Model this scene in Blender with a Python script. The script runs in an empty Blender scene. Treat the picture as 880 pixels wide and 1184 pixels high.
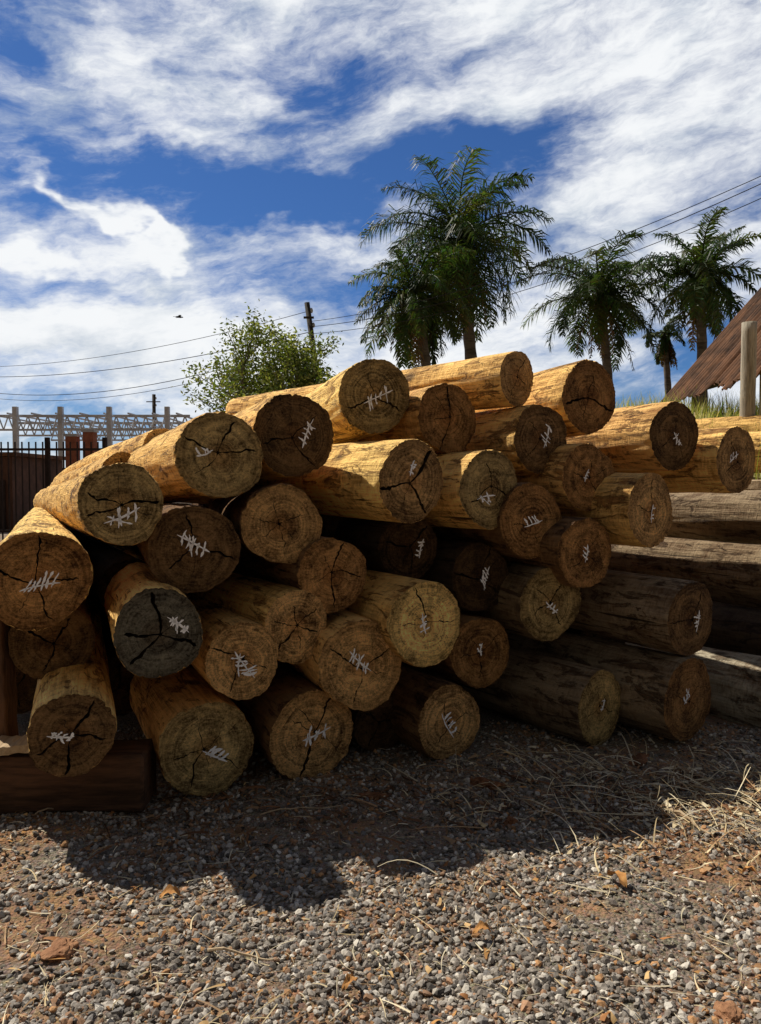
import bpy, bmesh, math, random
import numpy as np
from mathutils import Vector, Matrix, noise
from mathutils.geometry import delaunay_2d_cdt
R_ = math.radians
sc = bpy.context.scene
COL = sc.collection
F = 855.0; CX, CY = 440.0, 592.0; HZ = 560.0; CAMZ = 1.2
T = math.atan((CY-HZ)/F)

def P(px, py, D):
    dx = (px-CX)/F; dz = (CY-py)/F
    y = math.cos(T)+dz*math.sin(T); z = -math.sin(T)+dz*math.cos(T)
    s = D/y
    return Vector((dx*s, D, CAMZ+z*s))
def gz(x, y):
    f = max(0.0, 1-max(abs(x), abs(y-2))/9)
    return f*(0.012*math.sin(x*2.3+1)*math.cos(y*1.9)+0.008*math.sin(x*5.1+y*3.3)+0.005*math.sin(x*11-y*9))
def G(px, py):
    dx = (px-CX)/F; dz = (CY-py)/F
    y = math.cos(T)+dz*math.sin(T); z = -math.sin(T)+dz*math.cos(T)
    s = -CAMZ/z
    return Vector((dx*s, y*s, gz(dx*s, y*s)))

# ---------------------------------------------------------------- render look / camera
sc.view_settings.view_transform = 'Standard'
sc.view_settings.look = 'None'
sc.view_settings.exposure = 0
cd = bpy.data.cameras.new('camera'); cam = bpy.data.objects.new('camera', cd); COL.objects.link(cam)
cam.location = (0, 0, CAMZ); cam.rotation_euler = (math.pi/2-T, 0, 0)
cd.sensor_fit = 'VERTICAL'; cd.sensor_height = 36; cd.lens = 26.0*(F/855.0); cd.clip_end = 3000; cd.clip_start = 0.05
sc.camera = cam

# ---------------------------------------------------------------- node helpers
class NT:
    def __init__(s, tree): s.t = tree; s.n = tree.nodes; s.l = tree.links
    def node(s, typ, **kw):
        n = s.n.new(typ)
        for k, v in kw.items(): setattr(n, k, v)
        return n
    def set(s, sock, v):
        if isinstance(v, bpy.types.NodeSocket): s.l.new(v, sock)
        else: sock.default_value = v
    def m(s, op, a, b=None, c=None, clamp=False):
        n = s.node('ShaderNodeMath', operation=op, use_clamp=clamp)
        s.set(n.inputs[0], a)
        if b is not None: s.set(n.inputs[1], b)
        if c is not None: s.set(n.inputs[2], c)
        return n.outputs[0]
    def vm(s, op, a, b=None):
        n = s.node('ShaderNodeVectorMath', operation=op)
        s.set(n.inputs[0], a)
        if b is not None: s.set(n.inputs[1], b)
        return n.outputs[1] if op in ('LENGTH', 'DOT_PRODUCT') else n.outputs[0]
    def xyz(s, x, y, z):
        n = s.node('ShaderNodeCombineXYZ')
        for i, v in enumerate((x, y, z)): s.set(n.inputs[i], v)
        return n.outputs[0]
    def noise(s, vec, scale, detail=4, rough=0.55, dist=0.0):
        n = s.node('ShaderNodeTexNoise'); s.set(n.inputs['Vector'], vec)
        n.inputs['Scale'].default_value = scale; n.inputs['Detail'].default_value = detail
        n.inputs['Roughness'].default_value = rough; n.inputs['Distortion'].default_value = dist
        return n.outputs['Fac']
    def sm(s, v, a, b):
        n = s.node('ShaderNodeMapRange', interpolation_type='SMOOTHSTEP')
        s.set(n.inputs[0], v); n.inputs[1].default_value = a; n.inputs[2].default_value = b
        n.inputs[3].default_value = 0; n.inputs[4].default_value = 1
        return n.outputs[0]
    def mix(s, f, a, b, typ='MIX'):
        n = s.node('ShaderNodeMix', data_type='RGBA', blend_type=typ)
        s.set(n.inputs[0], f)
        s.set(n.inputs[6], (*a, 1) if isinstance(a, tuple) and len(a) == 3 else a)
        s.set(n.inputs[7], (*b, 1) if isinstance(b, tuple) and len(b) == 3 else b)
        return n.outputs[2]
    def gray(s, v):
        return s.xyz(v, v, v)

def new_mat(name):
    m = bpy.data.materials.new(name); m.use_nodes = True
    t = NT(m.node_tree); b = t.n['Principled BSDF']
    b.inputs['Roughness'].default_value = 0.85
    b.inputs['Specular IOR Level'].default_value = 0.2
    return m, t, b
def bump(t, b, h, strength=0.5, dist=0.01):
    n = t.node('ShaderNodeBump'); t.set(n.inputs['Height'], h)
    n.inputs['Strength'].default_value = strength; n.inputs['Distance'].default_value = dist
    t.l.new(n.outputs[0], b.inputs['Normal'])

# ---------------------------------------------------------------- world
SUN_EL = R_(52); sd = Vector((-0.68, 0.55, 0)).normalized()
w = bpy.data.worlds.new('World'); sc.world = w; w.use_nodes = True
w.cycles.sampling_method = 'MANUAL'; w.cycles.sample_map_resolution = 256
t = NT(w.node_tree)
bg = t.n['Background']; bg.inputs[1].default_value = 0.1
sky = t.node('ShaderNodeTexSky', sky_type='NISHITA'); sky.sun_disc = False
sky.sun_elevation = SUN_EL; sky.sun_rotation = math.atan2(sd.x, sd.y)
sky.air_density = 1.0; sky.dust_density = 0.3; sky.ozone_density = 2.5
tc = t.node('ShaderNodeTexCoord'); d0 = tc.outputs['Generated']
sp = t.node('ShaderNodeSeparateXYZ'); t.l.new(d0, sp.inputs[0])
x, y, z = sp.outputs
az0 = t.m('ARCTAN2', x, y); el0 = t.m('ARCSINE', z)
st = t.xyz(x, y, t.m('MULTIPLY', z, 1.6))
w1 = t.noise(st, 5.0, 5, 0.6); w2 = t.noise(t.vm('ADD', st, (5.2, 1.3, 7.7)), 5.0, 5, 0.6)
az = t.m('ADD', az0, t.m('MULTIPLY', t.m('SUBTRACT', w1, 0.5), 0.30))
el = t.m('ADD', el0, t.m('MULTIPLY', t.m('SUBTRACT', w2, 0.5), 0.17))
def blob(px, py, sx, sy, rot, amp):
    a0 = math.atan((px-CX)/F); e0 = math.atan((HZ-py)/F*math.cos(a0))
    da = t.m('SUBTRACT', az, a0); de = t.m('SUBTRACT', el, e0)
    c, s = math.cos(R_(rot)), math.sin(R_(rot))
    u = t.m('ADD', t.m('MULTIPLY', da, c*F/sx), t.m('MULTIPLY', de, s*F/sx))
    v = t.m('ADD', t.m('MULTIPLY', da, -s*F/sy), t.m('MULTIPLY', de, c*F/sy))
    q = t.m('ADD', t.m('MULTIPLY', u, u), t.m('MULTIPLY', v, v))
    return t.m('MULTIPLY', t.m('EXPONENT', t.m('MULTIPLY', q, -1.0)), amp)
blobs = [ (110, 85, 200, 56, 8, .60), (430, 25, 280, 36, 0, .30), (720, 60, 240, 50, -8, .28), (500, 145, 190, 26, 12, .30),
          (800, 200, 170, 46, 14, .30), (95, 232, 62, 9, -22, .80), (158, 268, 30, 9, -60, .7), (176, 305, 9, 22, 12, .7), (190, 160, 130, 11, 4, .45),
          (25, 278, 50, 10, -20, .5), (90, 370, 220, 42, -4, .46), (370, 290, 170, 26, 6, .50), (250, 425, 420, 46, 0, .50), (720, 330, 200, 50, 10, .42),
          (180, 205, 300, 56, -4, -.66), (390, 225, 130, 24, 5, -.30), (70, 322, 120, 16, 0, -.45), (640, 150, 120, 24, 12, -.45), (375, 80, 46, 30, -20, -.50),
          (15, 45, 40, 30, 0, -.40), (640, 290, 90, 22, 10, -.20), (735, 430, 70, 40, 0, -.42), (560, 200, 120, 20, 5, -.22), (280, 255, 90, 14, 4, -.3) ]
acc = None
for bb in blobs:
    v = blob(*bb); acc = v if acc is None else t.m('ADD', acc, v)
ca_, sa_ = math.cos(R_(9)), math.sin(R_(9))
azs = t.m('ADD', az0, t.m('MULTIPLY', t.m('SUBTRACT', w1, 0.5), 0.10)); els = t.m('ADD', el0, t.m('MULTIPLY', t.m('SUBTRACT', w2, 0.5), 0.06))
uu = t.m('ADD', t.m('MULTIPLY', azs, ca_), t.m('MULTIPLY', els, sa_)); vv = t.m('ADD', t.m('MULTIPLY', azs, -sa_), t.m('MULTIPLY', els, ca_))
n1 = t.noise(t.xyz(t.m('MULTIPLY', uu, 3.4), t.m('MULTIPLY', vv, 8.0), 0.3), 1.0, 8, 0.62)
n2 = t.noise(t.xyz(t.m('MULTIPLY', uu, 9.0), t.m('MULTIPLY', vv, 30.0), 4.0), 1.0, 7, 0.68)
cov = t.m('ADD', t.m('MULTIPLY', t.m('SUBTRACT', n1, 0.5), 2.7), t.m('MULTIPLY', t.m('SUBTRACT', n2, 0.5), 1.5))
cov = t.m('ADD', cov, acc)
cov = t.m('ADD', cov, 0.13)
mask = t.sm(cov, -0.32, 0.82)
front = t.sm(y, -0.25, 0.30)  # unseen sky behind the view is dimmed to cut fill on log faces
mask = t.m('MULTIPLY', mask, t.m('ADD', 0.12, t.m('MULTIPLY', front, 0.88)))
mask = t.m('MULTIPLY', mask, t.m('SUBTRACT', 1.0, t.m('MULTIPLY', t.sm(z, 0.62, 0.85), 0.65)))  # clouds above the frame thinned to lower the fill light
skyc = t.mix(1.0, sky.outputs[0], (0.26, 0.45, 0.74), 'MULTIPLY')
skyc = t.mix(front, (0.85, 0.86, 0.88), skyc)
sh = t.noise(t.xyz(t.m('MULTIPLY', uu, 5.0), t.m('MULTIPLY', vv, 11.0), 9.0), 1.0, 6, 0.62)
shade = t.sm(t.m('ADD', sh, t.m('MULTIPLY', cov, 0.14)), 0.32, 0.62)
cloud = t.mix(shade, (5.4, 6.1, 7.0), (9.2, 9.4, 9.6))
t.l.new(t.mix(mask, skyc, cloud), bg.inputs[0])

sl = bpy.data.lights.new('sun', 'SUN'); sl.energy = 5.0; sl.angle = R_(0.5); sl.color = (1.0, 0.94, 0.83)
so = bpy.data.objects.new('sun', sl); COL.objects.link(so)
sdir = Vector((sd.x*math.cos(SUN_EL), sd.y*math.cos(SUN_EL), math.sin(SUN_EL)))
so.rotation_euler = sdir.to_track_quat('Z', 'Y').to_euler(); so.location = sdir*30

# ---------------------------------------------------------------- materials
def face_material():
    m, t, b = new_mat('end_grain_wood')
    oi = t.node('ShaderNodeObjectInfo'); tc = t.node('ShaderNodeTexCoord'); v = tc.outputs['Object']
    rnd_ = oi.outputs['Random']
    off = t.xyz(t.m('MULTIPLY', rnd_, 37), t.m('MULTIPLY', rnd_, 91), 3)
    vo = t.vm('ADD', v, off)
    s = t.node('ShaderNodeSeparateXYZ'); t.l.new(v, s.inputs[0]); x, y, z = s.outputs
    wob = t.noise(vo, 9, 4)
    r = t.m('SQRT', t.m('ADD', t.m('MULTIPLY', x, x), t.m('MULTIPLY', z, z)))
    rw = t.m('ADD', r, t.m('MULTIPLY', wob, 0.05))
    ring = t.noise(t.xyz(rw, t.m('MULTIPLY', rnd_, 20), t.m('MULTIPLY', wob, .04)), 95, 3, 0.7)
    a = t.m('ARCTAN2', z, x)
    rad = t.noise(t.xyz(t.m('COSINE', a), t.m('SINE', a), t.m('ADD', t.m('MULTIPLY', r, 3), t.m('MULTIPLY', rnd_, 40))), 20, 4, 0.75)
    blot = t.noise(vo, 8, 6, 0.7, 0.8); fine = t.noise(vo, 110, 5, 0.75)
    saw = t.noise(t.vm('MULTIPLY', t.vm('ADD', vo, t.gray(t.m('MULTIPLY', wob, .03))), (16, 16, 190)), 1.0, 4, 0.65)
    k = t.m('ADD', t.m('MULTIPLY', ring, 1.35), t.m('MULTIPLY', rad, 1.0))
    k = t.m('ADD', k, t.m('MULTIPLY', fine, 0.85)); k = t.m('ADD', k, t.m('MULTIPLY', blot, 1.8))
    k = t.m('ADD', k, t.m('MULTIPLY', saw, 0.55))
    kk = t.sm(k, 2.2, 3.4)
    edge = t.sm(t.m('ADD', r, t.m('MULTIPLY', t.m('SUBTRACT', blot, .5), .08)), 0.125, 0.165)
    col = t.mix(kk, (0.15, 0.11, 0.08), (2.0, 1.95, 1.8))
    col = t.mix(1.0, col, oi.outputs['Color'], 'MULTIPLY')
    heart = t.sm(t.m('ADD', r, t.m('MULTIPLY', t.m('SUBTRACT', blot, .5), .05)), 0.085, 0.02)
    col = t.mix(t.m('MULTIPLY', heart, 0.5), col, t.mix(1.0, col, (0.62, 0.42, 0.28), 'MULTIPLY'))
    col = t.mix(t.m('MULTIPLY', edge, 0.5), col, t.mix(1.0, col, (0.48, 0.42, 0.36), 'MULTIPLY'))
    check = t.m('MULTIPLY', t.sm(rad, 0.37, 0.31), t.sm(r, 0.02, 0.07))
    mold = t.sm(t.noise(vo, 12, 8, .8, 1.6), 0.49, 0.67)
    col = t.mix(t.m('MULTIPLY', mold, 0.72), col, t.mix(1.0, col, (0.24, 0.24, 0.24), 'MULTIPLY'))
    pale = t.sm(t.noise(t.vm('ADD', vo, (9, 9, 9)), 11, 7, .8, 1.0), 0.55, 0.70)
    col = t.mix(t.m('MULTIPLY', pale, 0.5), col, t.mix(1.0, col, (1.8, 1.85, 1.8), 'MULTIPLY'))
    col = t.mix(t.m('MULTIPLY', check, 0.9), col, (0.012, 0.008, 0.005))
    t.l.new(col, b.inputs['Base Color']); b.inputs['Roughness'].default_value = 0.9
    h = t.m('ADD', t.m('ADD', t.m('MULTIPLY', fine, 1.2), t.m('MULTIPLY', saw, 1.2)), t.m('SUBTRACT', t.m('MULTIPLY', ring, .8), t.m('MULTIPLY', check, 1.8)))
    bump(t, b, h, 1.0, 0.011)
    return m
def side_material():
    m, t, b = new_mat('peeled_log_wood')
    oi = t.node('ShaderNodeObjectInfo'); tc = t.node('ShaderNodeTexCoord'); v = tc.outputs['Object']
    off = t.xyz(t.m('MULTIPLY', oi.outputs['Random'], 37), t.m('MULTIPLY', oi.outputs['Random'], 91), 3)
    vo = t.vm('ADD', v, off)
    fib = t.noise(t.vm('MULTIPLY', vo, (70, 4.0, 70)), 1, 5, 0.7, 0.5)
    fib2 = t.noise(t.vm('MULTIPLY', vo, (22, 1.6, 22)), 1, 4, 0.65, 0.9)
    blot = t.noise(t.vm('MULTIPLY', vo, (6, 3, 6)), 1, 6, 0.7, 0.7)
    crossm = t.noise(t.vm('MULTIPLY', vo, (12, 40, 12)), 1, 5, 0.65, 1.4)
    vor = t.node('ShaderNodeTexVoronoi'); t.l.new(t.vm('MULTIPLY', vo, (5, 2.6, 5)), vor.inputs['Vector']); vor.inputs['Scale'].default_value = 1
    knot = t.sm(vor.outputs['Distance'], 0.19, 0.06)
    k = t.m('ADD', t.m('ADD', t.m('MULTIPLY', fib, 0.9), t.m('MULTIPLY', fib2, 0.8)), t.m('MULTIPLY', blot, 1.5))
    k = t.m('ADD', k, t.m('MULTIPLY', crossm, 0.7))
    kk = t.sm(k, 1.45, 2.25)
    col = t.mix(kk, (0.34, 0.22, 0.13), (1.34, 1.30, 1.20))
    col = t.mix(1.0, col, oi.outputs['Color'], 'MULTIPLY')
    bark = t.sm(t.noise(t.vm('MULTIPLY', vo, (15, 4, 15)), 1, 7, 0.75, 1.0), 0.54, 0.60)
    col = t.mix(t.m('MULTIPLY', bark, 0.72), col, t.mix(1.0, col, (0.22, 0.12, 0.065), 'MULTIPLY'))
    col = t.mix(t.m('MULTIPLY', knot, 0.8), col, (0.05, 0.025, 0.012))
    slit = t.sm(t.noise(t.vm('MULTIPLY', vo, (40, 0.9, 40)), 1, 3, 0.6), 0.34, 0.28)
    col = t.mix(t.m('MULTIPLY', slit, 0.85), col, (0.02, 0.012, 0.006))
    t.l.new(col, b.inputs['Base Color']); b.inputs['Roughness'].default_value = 0.8
    h = t.m('ADD', t.m('ADD', fib, t.m('MULTIPLY', fib2, 1.6)), t.m('ADD', t.m('MULTIPLY', bark, 0.8), t.m('ADD', t.m('MULTIPLY', crossm, 1.1), t.m('MULTIPLY', slit, -1.8))))
    bump(t, b, h, 1.0, 0.013)
    return m
def simple(name, c1, c2, scale=20, rough=0.85, vec=(1, 1, 1), bs=0.4, bd=0.01, metal=0):
    m, t, b = new_mat(name); tc = t.node('ShaderNodeTexCoord')
    v = t.vm('MULTIPLY', tc.outputs['Object'], vec)
    n = t.noise(v, scale, 6, 0.65, 0.3); n2 = t.noise(v, scale*0.17, 3)
    k = t.sm(t.m('ADD', n, t.m('MULTIPLY', n2, 0.8)), 0.6, 1.2)
    t.l.new(t.mix(k, c1, c2), b.inputs['Base Color'])
    b.inputs['Roughness'].default_value = rough; b.inputs['Metallic'].default_value = metal
    if bs: bump(t, b, n, bs, bd)
    return m
def vcol(name, rough=0.85, scale=150, var=0.5, bs=0.3):
    m, t, b = new_mat(name); tc = t.node('ShaderNodeTexCoord')
    at = t.node('ShaderNodeAttribute'); at.attribute_name = 'Col'
    n = t.noise(tc.outputs['Object'], scale, 3, 0.6)
    k = t.m('ADD', 1-var*0.5, t.m('MULTIPLY', t.m('SUBTRACT', n, 0.5), var*2.2))
    t.l.new(t.mix(1.0, at.outputs['Color'], t.gray(k), 'MULTIPLY'), b.inputs['Base Color'])
    b.inputs['Roughness'].default_value = rough
    if bs: bump(t, b, n, bs, 0.003)
    return m
M_face = face_material(); M_side = side_material()
M_crack = simple('crack_shadow_wood', (0.012, 0.008, 0.005), (0.03, 0.018, 0.01), 60)
M_mark = simple('white_chalk', (0.90, 0.90, 0.89), (0.98, 0.98, 0.98), 90, bs=0)
M_peb = vcol('gravel_stone', 0.7, 180, 0.3); M_straw = vcol('dry_straw', 0.7, 60, 0.3, 0)
M_leaf = vcol('palm_leaf', 0.5, 3, 0.3, 0); M_tleaf = vcol('tree_leaf', 0.6, 3, 0.3, 0)
for mm in (M_leaf, M_tleaf):
    tt = NT(mm.node_tree); pb = tt.n['Principled BSDF']; out = tt.n['Material Output']
    tr = tt.node('ShaderNodeBsdfTranslucent'); at = tt.node('ShaderNodeAttribute'); at.attribute_name = 'Col'
    tt.l.new(tt.mix(1.0, at.outputs['Color'], (1.6, 1.7, .6), 'MULTIPLY'), tr.inputs[0])
    mx = tt.node('ShaderNodeMixShader'); mx.inputs[0].default_value = 0.3
    tt.l.new(pb.outputs[0], mx.inputs[1]); tt.l.new(tr.outputs[0], mx.inputs[2]); tt.l.new(mx.outputs[0], out.inputs[0])
M_ptrunk = simple('palm_trunk_bark', (0.05, 0.042, 0.035), (0.18, 0.15, 0.12), 3, vec=(1, 1, 5))
M_twood = simple('tree_bark', (0.08, 0.06, 0.045), (0.22, 0.18, 0.13), 8, vec=(3, 3, 1))
M_beam = simple('old_brown_timber', (0.035, 0.020, 0.012), (0.16, 0.080, 0.042), 6, vec=(1, 9, 9), bs=0.8)
M_plank = simple('pale_sawn_board', (0.30, 0.20, 0.11), (0.60, 0.46, 0.29), 5, vec=(9, 1, 9), bs=0.5)
M_post = simple('weathered_post_wood', (0.20, 0.17, 0.12), (0.55, 0.49, 0.38), 5, vec=(9, 9, 1), bs=0.5)
M_pole = simple('dark_pole_wood', (0.03, 0.025, 0.02), (0.08, 0.065, 0.05), 5, vec=(5, 5, 1))
M_cable = simple('black_cable', (0.02, 0.02, 0.022), (0.035, 0.035, 0.04), 5, bs=0)
M_rust = simple('rusty_sheet', (0.030, 0.016, 0.010), (0.19, 0.088, 0.042), 5, vec=(1, 1, 1), bs=0.5, bd=.02)
M_steel = simple('galvanised_steel', (0.32, 0.33, 0.35), (0.55, 0.56, 0.58), 4, rough=0.5, bs=0)
M_fence = simple('dark_fence_paint', (0.018, 0.013, 0.012), (0.045, 0.03, 0.026), 8, bs=0)
M_brick = simple('red_brick', (0.16, 0.05, 0.03), (0.32, 0.12, 0.07), 9)
M_shedw = simple('brown_shed_wall', (0.05, 0.028, 0.02), (0.12, 0.06, 0.04), 5, vec=(6, 1, 1))
M_bird = simple('dark_feather', (0.012, 0.012, 0.014), (0.03, 0.03, 0.03), 9, bs=0)
M_dry = simple('dry_leaf_skin', (0.34, 0.15, 0.045), (0.68, 0.36, 0.12), 40, bs=0.3, bd=.002)
M_bark = simple('loose_bark', (0.10, 0.04, 0.02), (0.32, 0.14, 0.06), 50, bs=0.5)
M_clod = simple('red_earth', (0.24, 0.11, 0.055), (0.42, 0.22, 0.11), 40, bs=0.7)

def ground_material():
    m, t, b = new_mat('gravel_soil'); tc = t.node('ShaderNodeTexCoord'); v = tc.outputs['Object']
    big = t.noise(v, 1.3, 5, 0.6, 0.6); mid = t.noise(v, 9, 6, 0.7); fine = t.noise(v, 110, 5, 0.75)
    vor = t.node('ShaderNodeTexVoronoi'); t.l.new(v, vor.inputs['Vector']); vor.inputs['Scale'].default_value = 90
    soil = t.mix(t.sm(mid, .35, .65), (0.22, 0.105, 0.050), (0.52, 0.30, 0.15))
    grav = t.mix(t.sm(fine, .3, .7), (0.13, 0.10, 0.075), (0.50, 0.41, 0.31))
    k = t.sm(t.m('ADD', big, t.m('MULTIPLY', mid, .5)), 0.66, 0.92)
    col = t.mix(k, grav, soil)
    cell = t.mix(1.0, col, t.mix(0.6, vor.outputs['Color'], (0.7, 0.7, 0.7)), 'MULTIPLY')
    col = t.mix(0.4, col, cell)
    t.l.new(col, b.inputs['Base Color']); b.inputs['Roughness'].default_value = 0.95
    h = t.m('ADD', t.m('MULTIPLY', vor.outputs['Distance'], -1.0), t.m('ADD', fine, t.m('MULTIPLY', mid, 2)))
    bump(t, b, h, 0.9, 0.012)
    return m
M_ground = ground_material()
def bank_material():
    m, t, b = new_mat('grassy_earth'); tc = t.node('ShaderNodeTexCoord'); v = tc.outputs['Object']
    n = t.noise(v, 2.5, 6, .65); f = t.noise(v, 40, 4, .7)
    col = t.mix(t.sm(n, .4, .6), (0.52, 0.40, 0.22), (0.34, 0.31, 0.12))
    t.l.new(t.mix(1.0, col, t.gray(t.m('ADD', f, .5)), 'MULTIPLY'), b.inputs['Base Color']); bump(t, b, f, .8, .03)
    return m
M_bank = bank_material()

# ---------------------------------------------------------------- object helpers
def obj(name, verts, faces, mat, parent=None, smooth=False, loc=None):
    me = bpy.data.meshes.new(name); me.from_pydata([tuple(v) for v in verts], [], faces); me.update()
    if smooth: me.polygons.foreach_set('use_smooth', [True]*len(me.polygons))
    me.materials.append(mat)
    o = bpy.data.objects.new(name, me); COL.objects.link(o)
    if parent: o.parent = parent
    if loc: o.location = loc
    return o
def tag(o, label, cat, group=None, kind=None):
    if label: o['label'] = label
    if cat: o['category'] = cat
    if group: o['group'] = group
    if kind: o['kind'] = kind
    return o
def empty(name, loc, rotz, label, cat, group=None):
    o = bpy.data.objects.new(name, None); COL.objects.link(o); o.location = loc; o.rotation_euler = (0, 0, rotz)
    o.empty_display_size = .1
    return tag(o, label, cat, group)
class MB:
    def __init__(s): s.v = []; s.f = []; s.c = []
    def add(s, vs, fs, col=None):
        k = len(s.v); s.v += [tuple(v) for v in vs]; s.f += [tuple(i+k for i in f) for f in fs]
        s.c += [col or (1, 1, 1)]*len(vs)
    def tube(s, pts, rads, n=8, cap=True, col=None):
        pts = [Vector(p) for p in pts]; vs = []; fs = []
        for i, p in enumerate(pts):
            d = (pts[min(i+1, len(pts)-1)]-pts[max(i-1, 0)]).normalized()
            a = d.cross(Vector((0, 0, 1)) if abs(d.z) < .9 else Vector((1, 0, 0)))
            a.normalize(); b = d.cross(a); r = rads[i] if hasattr(rads, '__len__') else rads
            for k in range(n):
                th = 2*math.pi*k/n; vs.append(p+a*(r*math.cos(th))+b*(r*math.sin(th)))
        for i in range(len(pts)-1):
            for k in range(n):
                k2 = (k+1) % n; fs.append((i*n+k, i*n+k2, (i+1)*n+k2, (i+1)*n+k))
        if cap: fs.append(tuple(range(n-1, -1, -1))); fs.append(tuple((len(pts)-1)*n+k for k in range(n)))
        s.add(vs, fs, col)
    def box(s, c, size, rotz=0, col=None):
        c = Vector(c); hx, hy, hz = [q/2 for q in size]; m = Matrix.Rotation(rotz, 3, 'Z')
        vs = [c+m @ Vector((sx*hx, sy*hy, sz*hz)) for sx in (-1, 1) for sy in (-1, 1) for sz in (-1, 1)]
        s.add(vs, [(0, 1, 3, 2), (4, 6, 7, 5), (0, 4, 5, 1), (2, 3, 7, 6), (0, 2, 6, 4), (1, 5, 7, 3)], col)
    def build(s, name, mat, parent=None, smooth=False, color=False):
        o = obj(name, s.v, s.f, mat, parent, smooth)
        if color:
            a = o.data.color_attributes.new('Col', 'FLOAT_COLOR', 'POINT')
            arr = np.ones((len(s.v), 4), np.float32); arr[:, :3] = np.array(s.c, np.float32); a.data.foreach_set('color', arr.ravel())
        return o
def timber(name, c, size, rotz, mat, seed, roty=0):
    rnd = random.Random(seed); bm = bmesh.new(); bmesh.ops.create_cube(bm, size=1)
    bmesh.ops.scale(bm, vec=size, verts=bm.verts)
    le = [e for e in bm.edges if abs((e.verts[0].co-e.verts[1].co).normalized().x) > .9]
    bmesh.ops.subdivide_edges(bm, edges=le, cuts=14)
    for v in bm.verts:
        v.co.y += rnd.uniform(-1, 1)*.005; v.co.z += rnd.uniform(-1, 1)*.005
    bmesh.ops.bevel(bm, geom=bm.edges[:], offset=min(size[1], size[2])*.06, segments=1, affect='EDGES')
    me = bpy.data.meshes.new(name); bm.to_mesh(me); bm.free(); me.materials.append(mat)
    o = bpy.data.objects.new(name, me); COL.objects.link(o); o.location = c; o.rotation_euler = (0, roty, rotz)
    return o

# ---------------------------------------------------------------- ground
n = 181; ts = np.linspace(-1, 1, n)
ax = np.sign(ts)*(np.abs(ts)*3.5+np.abs(ts)**7*700)
gv = []
for j in range(n):
    for i in range(n):
        X, Y = ax[i], ax[j]+2.2
        gv.append((X, Y, gz(X, Y)))
gf = [(j*n+i, j*n+i+1, (j+1)*n+i+1, (j+1)*n+i) for j in range(n-1) for i in range(n-1)]
tag(obj('ground', gv, gf, M_ground, None, True), None, None, kind='structure')

# embankment on the right
def bank_h(X, Y):
    sx = min(1, max(0, (X-2.35-0.12*math.sin(Y*2))/0.9)); sy = min(1, max(0, (Y-5.1)/0.9))
    s = sx*sx*(3-2*sx)*sy*sy*(3-2*sy)
    return s*(1.20+0.95*min(1, max(0, (Y-6)/4)))+0.05*math.sin(X*3+Y*2)*s-0.02
bv = []; bn, bk = 60, 60
for j in range(bk+1):
    for i in range(bn+1):
        X = 2.2+16*(i/bn)**1.5; Y = 5.0+14*(j/bk)**1.3; bv.append((X, Y, bank_h(X, Y)))
bf = [(j*(bn+1)+i, j*(bn+1)+i+1, (j+1)*(bn+1)+i+1, (j+1)*(bn+1)+i) for j in range(bk) for i in range(bn)]
tag(obj('embankment', bv, bf, M_bank, None, True), None, None, kind='structure')

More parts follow.
